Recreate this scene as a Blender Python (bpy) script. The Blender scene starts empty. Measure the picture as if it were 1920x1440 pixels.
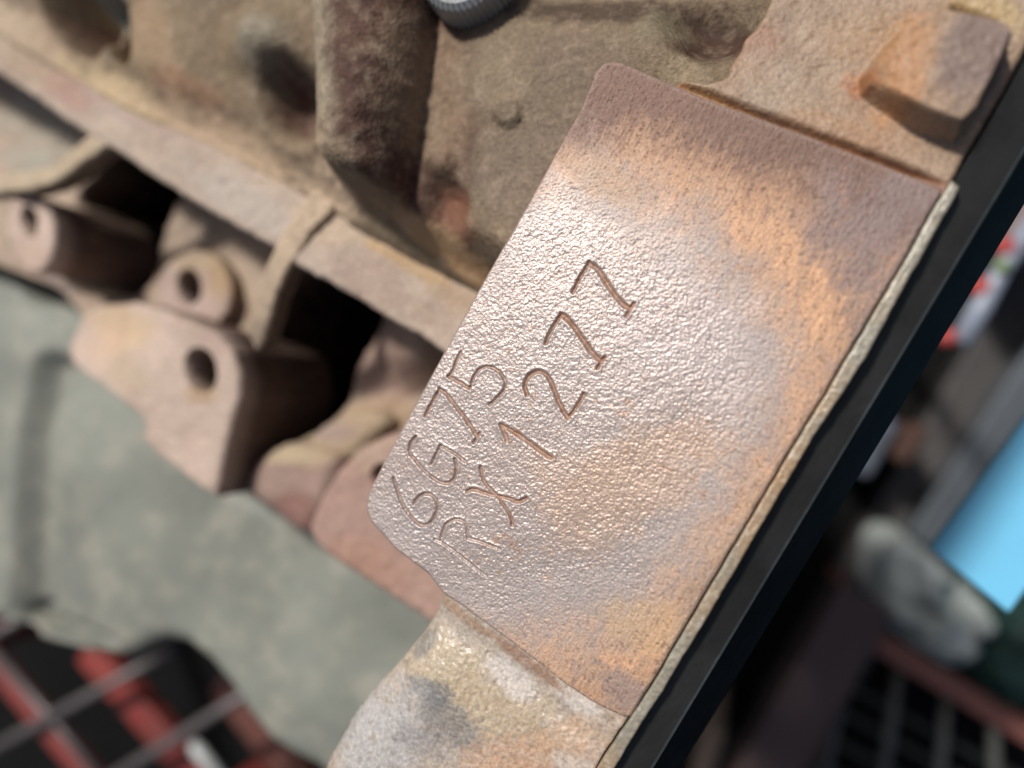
import bpy, math, random
import numpy as np
from mathutils import Matrix, Vector

random.seed(5)
scene = bpy.context.scene
COL = scene.collection
MM = 0.001

# ------------------------------------------------------------------ camera
F = 1387.0                       # focal length in photo pixels (26 mm equivalent)
NX, NY = 440.0, -40.0            # where straight down lies relative to the picture centre
n = math.sqrt(NX * NX + NY * NY + F * F)
rz, uz, fz = -NX / n, -NY / n, -F / n
rv = np.array([math.sqrt(1 - rz * rz), 0.0, rz])
ux = -uz * rz / rv[0]
uv = np.array([ux, math.sqrt(1 - ux * ux - uz * uz), uz])
fv = np.cross(uv, rv)
CAM = np.array([33.0, -3.0, 103.0])      # mm

def proj(x, y, z):
    dx, dy, dz = x - CAM[0], y - CAM[1], z - CAM[2]
    X = dx * rv[0] + dy * rv[1] + dz * rv[2]
    Y = dx * uv[0] + dy * uv[1] + dz * uv[2]
    D = dx * fv[0] + dy * fv[1] + dz * fv[2]
    return 960 + F * X / D, 720 - F * Y / D

def W(px, py, z):
    """point of the horizontal plane at height z (mm) seen at a photo position"""
    px = np.asarray(px, float); py = np.asarray(py, float)
    d = [rv[i] * (px - 960) + uv[i] * (720 - py) + fv[i] * F for i in range(3)]
    t = (z - CAM[2]) / d[2]
    return CAM[0] + d[0] * t, CAM[1] + d[1] * t

def P3(px, py, z):
    x, y = W(px, py, z)
    return Vector((float(x), float(y), float(z)))

cd = bpy.data.cameras.new("camera")
cam = bpy.data.objects.new("camera", cd)
COL.objects.link(cam)
m = Matrix(((rv[0], uv[0], -fv[0], CAM[0] * MM), (rv[1], uv[1], -fv[1], CAM[1] * MM),
            (rv[2], uv[2], -fv[2], CAM[2] * MM), (0, 0, 0, 1)))
cam.matrix_world = m
cd.sensor_width = 36; cd.lens = 36 * F / 1920
cd.clip_start = 0.005; cd.clip_end = 200
cd.dof.use_dof = True
fx, fy = W(960, 800, 0)
foc = (fx - CAM[0]) * fv[0] + (fy - CAM[1]) * fv[1] - CAM[2] * fv[2]
cd.dof.focus_distance = float(foc) * MM
cd.dof.aperture_fstop = 6.2
scene.camera = cam

# ------------------------------------------------------------------ light
SUN = Vector((-0.30, 0.58, 1.02)).normalized()
elev = math.asin(SUN.z); azim = math.atan2(SUN.x, SUN.y)
w = bpy.data.worlds.new("World"); scene.world = w; w.use_nodes = True
nt = w.node_tree; nt.nodes.clear()
sky = nt.nodes.new("ShaderNodeTexSky"); sky.sky_type = 'NISHITA'; sky.sun_disc = False
sky.sun_elevation = elev; sky.sun_rotation = azim; sky.dust_density = 4.0; sky.air_density = 1.0
bg = nt.nodes.new("ShaderNodeBackground"); bg.inputs[1].default_value = 0.06
wo = nt.nodes.new("ShaderNodeOutputWorld")
nt.links.new(sky.outputs[0], bg.inputs[0]); nt.links.new(bg.outputs[0], wo.inputs[0])
sd = bpy.data.lights.new("sun", 'SUN'); sd.energy = 3.6; sd.angle = math.radians(6); sd.color = (1.0, 0.97, 0.93)
so = bpy.data.objects.new("sun", sd); COL.objects.link(so)
so.rotation_euler = SUN.to_track_quat('Z', 'Y').to_euler()
scene.view_settings.view_transform = 'Standard'; scene.view_settings.look = 'None'
scene.view_settings.gamma = 1; scene.view_settings.exposure = 0.12
scene.cycles.max_bounces = 6
scene.cycles.use_denoising = True

# ------------------------------------------------------------------ numeric helpers
_rng = np.random.RandomState(3)
_lat = _rng.rand(256, 256) * 2 - 1

def vnoise(x, y, s, seed=0):
    """smooth value noise, cell size s (mm)"""
    x = np.asarray(x) / s + seed * 17.37 + 1000; y = np.asarray(y) / s + seed * 9.71 + 1000
    xi = np.floor(x).astype(int); yi = np.floor(y).astype(int)
    fx_ = x - xi; fy_ = y - yi
    fx_ = fx_ ** 3 * (fx_ * (fx_ * 6 - 15) + 10); fy_ = fy_ ** 3 * (fy_ * (fy_ * 6 - 15) + 10)
    a = _lat[xi & 255, yi & 255]; b = _lat[(xi + 1) & 255, yi & 255]
    c = _lat[xi & 255, (yi + 1) & 255]; d = _lat[(xi + 1) & 255, (yi + 1) & 255]
    return (a * (1 - fx_) + b * fx_) * (1 - fy_) + (c * (1 - fx_) + d * fx_) * fy_

def rot(x, y, a):
    return x * math.cos(a) - y * math.sin(a), x * math.sin(a) + y * math.cos(a)

def fbm(x, y, s, o=4, seed=0, g=0.5):
    t = 0; a = 1.0; tot = 0
    for k in range(o):
        xr, yr = rot(x, y, 0.7 * k + 0.3 + seed)
        t = t + a * vnoise(xr, yr, s / 2 ** k, seed + k); tot += a; a *= g
    return t / tot

def sstep(a, b, x):
    t = np.clip((x - a) / (b - a), 0, 1)
    return t * t * (3 - 2 * t)

def seg_dist(x, y, pts, closed=False):
    """distance and nearest point to a polyline"""
    best = np.full(x.shape, 1e9); bx = np.zeros_like(x); by = np.zeros_like(x)
    q = list(pts) + ([pts[0]] if closed else [])
    for (x0, y0), (x1, y1) in zip(q[:-1], q[1:]):
        dx, dy = x1 - x0, y1 - y0
        L = dx * dx + dy * dy + 1e-12
        t = np.clip(((x - x0) * dx + (y - y0) * dy) / L, 0, 1)
        cx, cy = x0 + t * dx, y0 + t * dy
        d = np.hypot(x - cx, y - cy)
        k = d < best
        best = np.where(k, d, best); bx = np.where(k, cx, bx); by = np.where(k, cy, by)
    return best, bx, by

def inside(x, y, pts):
    r = np.zeros(x.shape, bool)
    for i in range(len(pts)):
        x0, y0 = pts[i]; x1, y1 = pts[i - 1]
        if y0 == y1: continue
        c = ((y0 > y) != (y1 > y)) & (x < (x1 - x0) * (y - y0) / (y1 - y0) + x0)
        r ^= c
    return r

def sdf(x, y, pts):
    """signed distance, positive inside"""
    d, _, _ = seg_dist(x, y, pts, True)
    return np.where(inside(x, y, pts), d, -d)

def smooth(pts, it=2):
    """corner cutting of a closed outline"""
    for _ in range(it):
        o = []
        for i in range(len(pts)):
            a = pts[i]; b = pts[(i + 1) % len(pts)]
            o.append((a[0] * .75 + b[0] * .25, a[1] * .75 + b[1] * .25))
            o.append((a[0] * .25 + b[0] * .75, a[1] * .25 + b[1] * .75))
        pts = o
    return pts

def curve(pts, k=6):
    """Catmull-Rom through the points"""
    o = []
    q = [pts[0]] + list(pts) + [pts[-1]]
    for i in range(1, len(q) - 2):
        p0, p1, p2, p3 = [np.array(v, float) for v in q[i - 1:i + 3]]
        for j in range(k):
            t = j / k
            o.append(tuple(0.5 * ((2 * p1) + (-p0 + p2) * t + (2 * p0 - 5 * p1 + 4 * p2 - p3) * t * t + (-p0 + 3 * p1 - 3 * p2 + p3) * t ** 3)))
    o.append(tuple(pts[-1]))
    return o

# ------------------------------------------------------------------ materials
def new_mat(name):
    mt = bpy.data.materials.new(name); mt.use_nodes = True
    return mt, mt.node_tree, mt.node_tree.nodes['Principled BSDF']

def noise_node(nt, vec, scale, detail=4, rough=0.6):
    nd = nt.nodes.new('ShaderNodeTexNoise'); nd.inputs['Scale'].default_value = scale
    nd.inputs['Detail'].default_value = detail; nd.inputs['Roughness'].default_value = rough
    nt.links.new(vec, nd.inputs['Vector'])
    return nd.outputs['Fac']

def ramp(nt, fac, a, b, ca, cb):
    r = nt.nodes.new('ShaderNodeValToRGB')
    r.color_ramp.elements[0].position = a; r.color_ramp.elements[1].position = b
    r.color_ramp.elements[0].color = (*ca, 1); r.color_ramp.elements[1].color = (*cb, 1)
    nt.links.new(fac, r.inputs[0]); return r.outputs[0]

def mixc(nt, fac, a, b, mode='MIX'):
    mx = nt.nodes.new('ShaderNodeMix'); mx.data_type = 'RGBA'; mx.blend_type = mode
    if isinstance(fac, (int, float)): mx.inputs[0].default_value = fac
    else: nt.links.new(fac, mx.inputs[0])
    for s, v in ((mx.inputs[6], a), (mx.inputs[7], b)):
        if isinstance(v, tuple): s.default_value = (*v, 1)
        else: nt.links.new(v, s)
    return mx.outputs[2]

def cast_mat(name, attr=True, base=(0.3, 0.25, 0.2), rust=(0.22, 0.1, 0.055), rust_amt=0.5, pale=(0.5, 0.45, 0.36), pale_amt=0.4,
             scale=1.0, bump=0.5, rough=0.6, rough_attr=False, spec=0.5, metallic=0.0, fine=1400, mid=330, bdist=0.0006, tint=None):
    """rusty cast iron: base colour (or the per-vertex stain map) broken by rust and pale dust at several sizes"""
    mt, nt, bs = new_mat(name)
    tc = nt.nodes.new('ShaderNodeTexCoord'); v = tc.outputs['Object']
    if attr:
        at = nt.nodes.new('ShaderNodeAttribute'); at.attribute_name = 'stain_shade'; c = at.outputs['Color']
    else:
        c = base
    big = noise_node(nt, v, 45 * scale, 5, 0.6)
    midn = noise_node(nt, v, mid * scale, 5, 0.65)
    finen = noise_node(nt, v, fine * scale, 3, 0.6)
    f1 = nt.nodes.new('ShaderNodeMath'); f1.operation = 'MULTIPLY'; f1.inputs[1].default_value = rust_amt
    nt.links.new(ramp(nt, big, 0.48, 0.66, (0, 0, 0), (1, 1, 1)), f1.inputs[0])
    c = mixc(nt, f1.outputs[0], c, rust)
    f2 = nt.nodes.new('ShaderNodeMath'); f2.operation = 'MULTIPLY'; f2.inputs[1].default_value = pale_amt
    nt.links.new(ramp(nt, midn, 0.5, 0.7, (0, 0, 0), (1, 1, 1)), f2.inputs[0])
    c = mixc(nt, f2.outputs[0], c, pale)
    c = mixc(nt, 0.55, c, ramp(nt, finen, 0.3, 0.7, (0.5, 0.47, 0.44), (1.3, 1.3, 1.3)), 'MULTIPLY')
    if tint: c = mixc(nt, 1.0, c, tint, 'MULTIPLY')
    nt.links.new(c, bs.inputs['Base Color'])
    if rough_attr:
        ra = nt.nodes.new('ShaderNodeAttribute'); ra.attribute_name = 'gloss'
        mr = nt.nodes.new('ShaderNodeMapRange'); mr.inputs[3].default_value = 0.72; mr.inputs[4].default_value = rough
        nt.links.new(ra.outputs['Fac'], mr.inputs[0]); nt.links.new(mr.outputs[0], bs.inputs['Roughness'])
    else:
        bs.inputs['Roughness'].default_value = rough
    bs.inputs['Specular IOR Level'].default_value = spec
    bs.inputs['Metallic'].default_value = metallic
    add = nt.nodes.new('ShaderNodeMath'); add.operation = 'ADD'
    h2 = nt.nodes.new('ShaderNodeMath'); h2.operation = 'MULTIPLY'; h2.inputs[1].default_value = 2.2
    nt.links.new(midn, h2.inputs[0]); nt.links.new(h2.outputs[0], add.inputs[0]); nt.links.new(finen, add.inputs[1])
    bp = nt.nodes.new('ShaderNodeBump'); bp.inputs['Strength'].default_value = bump; bp.inputs['Distance'].default_value = bdist
    nt.links.new(add.outputs[0], bp.inputs['Height']); nt.links.new(bp.outputs[0], bs.inputs['Normal'])
    return mt

def plain_mat(name, colr, rough=0.5, var=0.25, scale=60, bump=0.15, dist=0.001, metallic=0.0, wear=None, wear_amt=0.4, spec=0.5):
    mt, nt, bs = new_mat(name)
    tc = nt.nodes.new('ShaderNodeTexCoord'); v = tc.outputs['Object']
    a = noise_node(nt, v, scale, 5, 0.6); b = noise_node(nt, v, scale * 7, 4, 0.6)
    lo = tuple(x * (1 - var) for x in colr); hi = tuple(min(1, x * (1 + var)) for x in colr)
    c = ramp(nt, a, 0.3, 0.7, lo, hi)
    if wear:
        mm_ = nt.nodes.new('ShaderNodeMath'); mm_.operation = 'MULTIPLY'; mm_.inputs[1].default_value = wear_amt
        nt.links.new(ramp(nt, b, 0.5, 0.62, (0, 0, 0), (1, 1, 1)), mm_.inputs[0])
        c = mixc(nt, mm_.outputs[0], c, wear)
    nt.links.new(c, bs.inputs['Base Color'])
    bs.inputs['Roughness'].default_value = rough; bs.inputs['Metallic'].default_value = metallic
    bs.inputs['Specular IOR Level'].default_value = spec
    bp = nt.nodes.new('ShaderNodeBump'); bp.inputs['Strength'].default_value = bump; bp.inputs['Distance'].default_value = dist
    nt.links.new(b, bp.inputs['Height']); nt.links.new(bp.outputs[0], bs.inputs['Normal'])
    return mt

M = {}
M['pad'] = cast_mat('stamped_pad_metal', rust=(0.42, 0.22, 0.12), rust_amt=0.12, pale=(0.5, 0.42, 0.38), pale_amt=0.15, bump=0.6, rough=0.33, rough_attr=True, spec=0.8, metallic=0.3, fine=3200, mid=1100, bdist=0.00008)
M['face'] = cast_mat('machined_face_metal', rust=(0.42, 0.20, 0.09), rust_amt=0.25, pale=(0.55, 0.5, 0.42), pale_amt=0.35, bump=0.45, rough=0.36, spec=1.0, fine=1900, mid=600, bdist=0.00016)
M['cast'] = cast_mat('cast_iron', rust=(0.22, 0.13, 0.085), rust_amt=0.25, pale=(0.5, 0.43, 0.34), pale_amt=0.25, bump=0.5, rough=0.75, spec=0.25, tint=(.95, .87, .79))
M['strip'] = cast_mat('end_plate_metal', attr=False, base=(0.27, 0.245, 0.19), rust=(0.38, 0.22, 0.10), rust_amt=0.7, pale=(0.55, 0.51, 0.43), pale_amt=0.4, bump=0.3, rough=0.38, metallic=.1, spec=0.8, fine=1500, mid=500, bdist=0.0003)
M['pan'] = plain_mat('grey_green_paint', (0.205, 0.213, 0.178), 0.55, 0.32, 14, 0.3, 0.0008, wear=(0.34, 0.31, 0.25), wear_amt=0.4)
M['black'] = plain_mat('black_coating', (0.036, 0.035, 0.033), 0.6, 0.3, 90, 0.3, 0.0003, spec=.25)
M['bolt'] = plain_mat('zinc', (0.30, 0.31, 0.31), 0.45, 0.2, 120, 0.3, 0.0003, metallic=0.3)

# ------------------------------------------------------------------ object helpers
def tag(o, label=None, cat=None, group=None, kind=None):
    if label: o['label'] = label
    if cat: o['category'] = cat
    if group: o['group'] = group
    if kind: o['kind'] = kind
    return o

def empty(name, loc=(0, 0, 0)):
    o = bpy.data.objects.new(name, None); COL.objects.link(o)
    o.location = [v * MM for v in loc]; o.empty_display_size = 0.01
    return o

def mesh_obj(name, verts, faces, mat, parent=None, smooth_=True, attrs=None):
    """verts in world mm; placed under parent without moving"""
    off = np.array(parent.location) / MM if parent is not None and parent.type == 'EMPTY' else np.zeros(3)
    if parent is not None and parent.type != 'EMPTY' and parent.parent is not None:
        off = np.array(parent.parent.location) / MM + np.array(parent.location) / MM
    elif parent is not None and parent.type != 'EMPTY':
        off = np.array(parent.location) / MM
    v = (np.asarray(verts, float) - off) * MM
    me = bpy.data.meshes.new(name)
    if isinstance(faces, np.ndarray):
        me.vertices.add(len(v)); me.vertices.foreach_set('co', v.astype(np.float32).ravel())
        k = faces.shape[1]
        me.loops.add(faces.size); me.loops.foreach_set('vertex_index', faces.astype(np.int32).ravel())
        me.polygons.add(len(faces)); me.polygons.foreach_set('loop_start', np.arange(0, faces.size, k, dtype=np.int32))
        me.polygons.foreach_set('loop_total', np.full(len(faces), k, dtype=np.int32))
        me.update(calc_edges=True)
    else:
        me.from_pydata([tuple(p) for p in v], [], faces); me.update()
    me.polygons.foreach_set('use_smooth', np.full(len(me.polygons), smooth_))
    if attrs:
        for nm, arr in attrs.items():
            if arr.ndim == 2:
                a = me.attributes.new(nm, 'FLOAT_COLOR', 'POINT')
                a.data.foreach_set('color', np.column_stack([arr, np.ones(len(arr))]).astype(np.float32).ravel())
            else:
                a = me.attributes.new(nm, 'FLOAT', 'POINT'); a.data.foreach_set('value', arr.astype(np.float32))
    me.materials.append(mat)
    o = bpy.data.objects.new(name, me); COL.objects.link(o)
    if parent is not None: o.parent = parent
    return o

def sheet(name, outline, z0, hfun, mat, parent, step=0.6, skirt=20.0, fillet=1.0, colfun=None, glossfun=None, rows=6, wob=0.0, zb=None, sidecol=None):
    """a solid whose top is a height field inside a real outline (given at height z0), with side walls going down"""
    zo = z0 if zb is None else np.array([float(zb(p[0])) for p in outline])
    ox, oy = W([p[0] for p in outline], [p[1] for p in outline], zo)
    if wob:
        # uneven cast edge
        pts = list(zip(ox, oy)); dense = []
        for i in range(len(pts)):
            a = pts[i]; b = pts[(i + 1) % len(pts)]
            k = max(1, int(math.hypot(b[0] - a[0], b[1] - a[1]) / (step * 1.2)))
            for j in range(k):
                dense.append((a[0] + (b[0] - a[0]) * j / k, a[1] + (b[1] - a[1]) * j / k))
        ox = np.array([p[0] for p in dense]); oy = np.array([p[1] for p in dense])
        nxs = wob * (fbm(ox, oy, 2.2, 3, 5)); nys = wob * (fbm(ox, oy, 2.2, 3, 8))
        ox = ox + nxs; oy = oy + nys
    poly = list(zip(ox.tolist(), oy.tolist()))
    xs = np.arange(ox.min() - step, ox.max() + 2 * step, step); ys = np.arange(oy.min() - step, oy.max() + 2 * step, step)
    X, Y = np.meshgrid(xs, ys, indexing='ij'); sh = X.shape
    ins = inside(X.ravel(), Y.ravel(), poly).reshape(sh)
    cell = ins[:-1, :-1] | ins[1:, :-1] | ins[:-1, 1:] | ins[1:, 1:]
    use = np.zeros(sh, bool)
    use[:-1, :-1] |= cell; use[1:, :-1] |= cell; use[:-1, 1:] |= cell; use[1:, 1:] |= cell
    idx = -np.ones(sh, int); idx[use] = np.arange(use.sum())
    x = X[use].copy(); y = Y[use].copy(); inn = ins[use]
    d, bx, by = seg_dist(x, y, poly, True)
    x = np.where(inn, x, bx); y = np.where(inn, y, by); d = np.where(inn, d, 0)
    px, py = proj(x, y, np.full(x.shape, float(z0)))
    if zb is not None:
        for _ in range(4): px, py = proj(x, y, zb(px))
    z = hfun(x, y, px, py, d)
    if fillet:
        t = np.clip(1 - d / fillet, 0, 1)
        z = z - fillet * (1 - np.sqrt(np.clip(1 - t * t, 0, 1)))
    ci, cj = np.nonzero(cell)
    quads = np.column_stack([idx[ci, cj], idx[ci + 1, cj], idx[ci + 1, cj + 1], idx[ci, cj + 1]])
    # side walls along the border edges
    e = np.concatenate([quads[:, [0, 1]], quads[:, [1, 2]], quads[:, [2, 3]], quads[:, [3, 0]]])
    key = {}
    es = np.sort(e, axis=1); code = es[:, 0].astype(np.int64) * len(x) + es[:, 1]
    u, first, cnt = np.unique(code, return_index=True, return_counts=True)
    be = e[first[cnt == 1]]
    V = np.column_stack([x, y, z]); faces = [quads]
    bv = np.unique(be); mp = -np.ones(len(x), int); prev = bv
    cur_mp = np.arange(len(x))
    allv = [V]; count = len(V); srcs = [np.arange(len(x))]
    for r in range(1, rows + 1):
        nv = V[bv].copy(); f = r / rows
        nv[:, 2] = V[bv, 2] - skirt * f
        if r < rows:
            q = fbm(nv[:, 0] + nv[:, 2] * 0.7, nv[:, 1] - nv[:, 2] * 0.6, 4.0, 3, 3) * 0.5 * min(1, skirt / 15)
            nv[:, 0] += q; nv[:, 1] += q * 0.6
        new = -np.ones(len(x), int); new[bv] = count + np.arange(len(bv))
        faces.append(np.column_stack([be[:, 1] if r == 1 else cur_mp[be[:, 1]], be[:, 0] if r == 1 else cur_mp[be[:, 0]], new[be[:, 0]], new[be[:, 1]]]))
        cur_mp = new; allv.append(nv); count += len(nv); srcs.append(bv)
    V2 = np.concatenate(allv); src = np.concatenate(srcs)
    attrs = {}
    if colfun is not None:
        cc = np.clip(colfun(x, y, px, py, d), 0.005, 1)[src]
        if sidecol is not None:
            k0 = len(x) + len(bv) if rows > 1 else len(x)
            cc[len(x):] = cc[len(x):] * .12 + np.array(sidecol) * .88  # side walls: dark rust colour that also paints in their shade
        attrs['stain_shade'] = cc
    if glossfun is not None: attrs['gloss'] = np.clip(glossfun(x, y, px, py, d), 0, 1)[src]
    return mesh_obj(name, V2, np.concatenate(faces), mat, parent, True, attrs)

def C(r, g, b): return np.array([r, g, b], float)
def const(c):
    return lambda x, y, px, py, d: np.tile(np.array(c, float), (len(x), 1))

def splat(c, px, py, items):
    """stains, and light and shade painted in: (px, py, rx, ry, angle deg, colour, strength)"""
    NA = fbm(px, py, 60, 4, 11); NB = fbm(px, py, 14, 4, 12, .65)
    for (cx, cy, rx, ry, ang, colr, s) in items:
        a = math.radians(ang); dx = px - cx; dy = py - cy
        u = (dx * math.cos(a) + dy * math.sin(a)) / rx; v = (-dx * math.sin(a) + dy * math.cos(a)) / ry
        r = np.sqrt(u * u + v * v) + 0.35 * NA + 0.30 * NB
        wgt = (s * (1 - sstep(0.55, 1.15, r)))[:, None]
        c = c * (1 - wgt) + np.array(colr, float) * wgt
    return c

# box / bar / tube builders in mm
def box_verts(cx, cy, cz, sx, sy, sz, rz_=0.0):
    v = []
    for dz in (-1, 1):
        for dx, dy in ((-1, -1), (1, -1), (1, 1), (-1, 1)):
            a, b = dx * sx / 2, dy * sy / 2
            v.append((cx + a * math.cos(rz_) - b * math.sin(rz_), cy + a * math.sin(rz_) + b * math.cos(rz_), cz + dz * sz / 2))
    f = [(3, 2, 1, 0), (4, 5, 6, 7), (0, 1, 5, 4), (1, 2, 6, 5), (2, 3, 7, 6), (3, 0, 4, 7)]
    return v, f

def bevel(o, wdt, seg=3):
    b = o.modifiers.new('bevel', 'BEVEL'); b.width = wdt * MM; b.segments = seg; b.limit_method = 'ANGLE'; b.harden_normals = False
    return o

def bar(name, p, q, width, thick, mat, parent, bev=1.0):
    """square bar from p to q, width across (horizontal), thick downward"""
    p = Vector(p); q = Vector(q); d = (q - p).normalized()
    s = d.cross(Vector((0, 0, 1))).normalized() * (width / 2); up = s.cross(d).normalized() * (thick / 2)
    v = []
    for c in (p, q):
        for a, b in ((-1, -1), (1, -1), (1, 1), (-1, 1)):
            v.append(tuple(c + s * a + up * b))
    f = [(0, 1, 2, 3), (7, 6, 5, 4), (0, 4, 5, 1), (1, 5, 6, 2), (2, 6, 7, 3), (3, 7, 4, 0)]
    o = mesh_obj(name, v, f, mat, parent, False)
    if bev: bevel(o, bev)
    return o

def tube(name, pts, rad, mat, parent, seg=14):
    pts = [Vector(p) for p in pts]; v = []; f = []
    if isinstance(rad, (int, float)): rad = [rad] * len(pts)
    ref = Vector((0.13, 0.21, 1)).normalized()
    for i, p in enumerate(pts):
        t = (pts[min(i + 1, len(pts) - 1)] - pts[max(i - 1, 0)]).normalized()
        a = t.cross(ref).normalized(); b = t.cross(a)
        for k in range(seg):
            an = 2 * math.pi * k / seg
            v.append(tuple(p + (a * math.cos(an) + b * math.sin(an)) * rad[i]))
    for i in range(len(pts) - 1):
        for k in range(seg):
            k2 = (k + 1) % seg
            f.append((i * seg + k, i * seg + k2, (i + 1) * seg + k2, (i + 1) * seg + k))
    f.append(tuple(range(seg - 1, -1, -1))); f.append(tuple((len(pts) - 1) * seg + k for k in range(seg)))
    return mesh_obj(name, v, f, mat, parent, True)

# ================================================================== the engine block
eng = empty('engine_block', (-20, 20, -420))
tag(eng, 'rusty cast iron engine block with stamped number pad, bolt bosses and grey green sump', 'engine block')

# ---- outlines in photo positions
seam = [(1768, 352), (1763, 366), (1700, 478), (1610, 628), (1558, 717), (1480, 845), (1406, 971), (1358, 1050), (1327, 1104), (1210, 1300)]
pad_top = [(1768, 352), (1690, 322), (1600, 286), (1500, 249), (1400, 212), (1320, 182), (1240, 148), (1195, 127), (1168, 116), (1148, 113), (1130, 118), (1115, 134)]
pad_left = [(1104, 165), (1090, 200), (1035, 300), (980, 398), (925, 492), (870, 590), (815, 690), (760, 790), (722, 860), (697, 908), (686, 935), (685, 958), (694, 978), (712, 998)]
pad_low = [(740, 1030), (775, 1056), (805, 1080), (828, 1112), (862, 1135), (910, 1170), (960, 1207), (1010, 1246), (1060, 1284), (1110, 1318), (1165, 1345), (1183, 1345)]
pad_outline = pad_top + pad_left + pad_low + list(reversed(seam))[:-1]

def zoomA(l): return [(680 + a / 3.13, 640 + b / 3.13) for a, b in l]
def zoomB(l): return [(880 + a / 3.428, 460 + b / 3.428) for a, b in l]
# stamped characters: (points, half width in mm, depth in mm, rust in the groove)
strokes = [
 (zoomA([(180,805),(200,880),(240,970),(290,1040),(340,1078),(390,1070),(425,1020),(437,960),(415,915),(375,893),(330,912),(300,955)]), .31, .31, .3),
 (zoomA([(312,560),(283,595),(275,650),(310,700),(370,770),(440,820),(500,832),(540,800),(547,740),(540,692)]), .31, .31, .25),
 (zoomA([(600,705),(530,652),(457,612)]), .28, .27, .3), (zoomA([(457,612),(430,662),(405,720)]), .27, .30, .25),
 (zoomA([(365,440),(403,365),(450,280)]), .30, .30, .7), (zoomA([(450,280),(490,310),(560,400),(620,480),(665,550)]), .36, .30, .7),
 (zoomA([(686,538),(650,595)]), .30, .28, .6),
 (zoomA([(575,65),(548,118),(532,168),(500,205)]), .28, .26, .6), (zoomA([(500,205),(560,236),(630,277)]), .32, .28, .7),
 (zoomA([(630,277),(642,238),(665,185),(710,152),(760,153),(815,195),(836,250),(812,310),(745,370)]), .30, .30, .4),
 (zoomA([(425,1163),(465,1180),(560,1250),(660,1330),(725,1380)]), .27, .18, .1),
 (zoomA([(460,1165),(475,1100),(510,1058),(560,1045),(603,1075),(617,1150)]), .27, .20, .25), (zoomA([(617,1155),(700,1180),(805,1222)]), .27, .19, .25),
 (zoomA([(690,735),(700,800),(740,860),(785,905),(830,970),(868,1030),(877,1078)]), .31, .30, .8),
 (zoomA([(610,882),(650,868),(720,890),(785,905),(860,925),(910,940),(962,920)]), .33, .30, .8),
 (zoomA([(848,580),(828,532),(812,490)]), .40, .28, .8), (zoomA([(812,490),(870,522),(960,582),(1040,640),(1103,682)]), .43, .34, .9),
 (zoomB([(372,962),(356,900),(383,842),(430,812),(480,822),(520,870),(550,950),(590,1040),(632,1112)]), .39, .34, .9),
 (zoomB([(632,1112),(680,1050),(737,958)]), .34, .34, .8),
 (zoomB([(490,632),(530,540),(590,443)]), .36, .36, .7), (zoomB([(590,443),(640,482),(720,590),(790,690),(848,745)]), .45, .36, .9), (zoomB([(868,720),(822,792)]), .33, .32, .9),
 (zoomB([(665,303),(710,210),(770,112)]), .36, .36, .7), (zoomB([(770,112),(830,162),(900,270),(970,360),(1032,402)]), .46, .36, .9), (zoomB([(1058,372),(1006,455)]), .33, .32, .9),
]
scratches = [([(1270, 300), (1262, 372)], .09, .04), ([(1300, 320), (1310, 352)], .09, .04), ([(1330, 1180), (1290, 1260)], .1, .05), ([(1345, 1150), (1322, 1200)], .09, .05), ([(1190, 1180), (1160, 1270)], .1, .03), ([(1100, 250), (1118, 300)], .1, .04), ([(1380, 700), (1440, 640)], .08, .03), ([(905, 1085), (1000, 1110)], .08, .03), ([(1060, 350), (1100, 362)], .12, .05), ([(1040, 372), (1125, 348)], .10, .04), ([(1638, 505), (1612, 540)], .12, .06), ([(1615, 560), (1612, 600)], .1, .05),
             ([(1150, 1090), (1240, 1120)], .1, .03), ([(1500, 640), (1475, 700)], .1, .03), ([(1250, 255), (1290, 300)], .1, .04)]

_gc = {}
def groove(x, y):
    k = len(x)
    if k in _gc: return _gc[k]
    h = np.zeros(k); ru = np.zeros(k); lip = np.zeros(k)
    for (pts, hw, dep, rs) in strokes:
        cp = curve(pts, 5) if len(pts) > 2 else pts
        wx, wy = W([p[0] for p in cp], [p[1] for p in cp], 0.0)
        b = (x > wx.min() - 2) & (x < wx.max() + 2) & (y > wy.min() - 2) & (y < wy.max() + 2)
        xx = x[b] + 0.07 * vnoise(x[b], y[b], .4, 4); yy = y[b] + 0.07 * vnoise(x[b], y[b], .5, 9)
        d, _, _ = seg_dist(xx, yy, list(zip(wx, wy)))
        hv = hw * (.92 + .16 * vnoise(xx, yy, 1.3, 66))
        t = np.clip(d / hv, 0, 1)
        g = dep * 1.15 * (1 - t ** 1.7) * (d < hv) * (1 + .18 * vnoise(xx, yy, .9, 67))
        h[b] = np.maximum(h[b], g)
        ru[b] = np.maximum(ru[b], .8 * rs * (1 - sstep(hw * .6, hw * 1.05, d)))
        lip[b] = np.maximum(lip[b], 0.075 * np.exp(-((d - hw * 1.45) / 0.17) ** 2) * (.6 + .5 * vnoise(xx, yy, 1.1, 68)))
    _gc[k] = (h, ru, lip)
    return _gc[k]

lil = smooth([(1050, 290), (1180, 350), (1330, 430), (1430, 540), (1480, 680), (1440, 800), (1375, 900), (1330, 1000), (1230, 1110), (1120, 1180), (980, 1200), (860, 1190), (700, 1100), (600, 950), (640, 800), (850, 420)], 2)
brown_blob = smooth([(1500, 400), (1640, 330), (1780, 350), (1720, 470), (1640, 590), (1590, 560), (1540, 480)], 2)
top_line = [(1100, 160), (1148, 113), (1240, 148), (1400, 212), (1600, 286), (1768, 352)]

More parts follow.
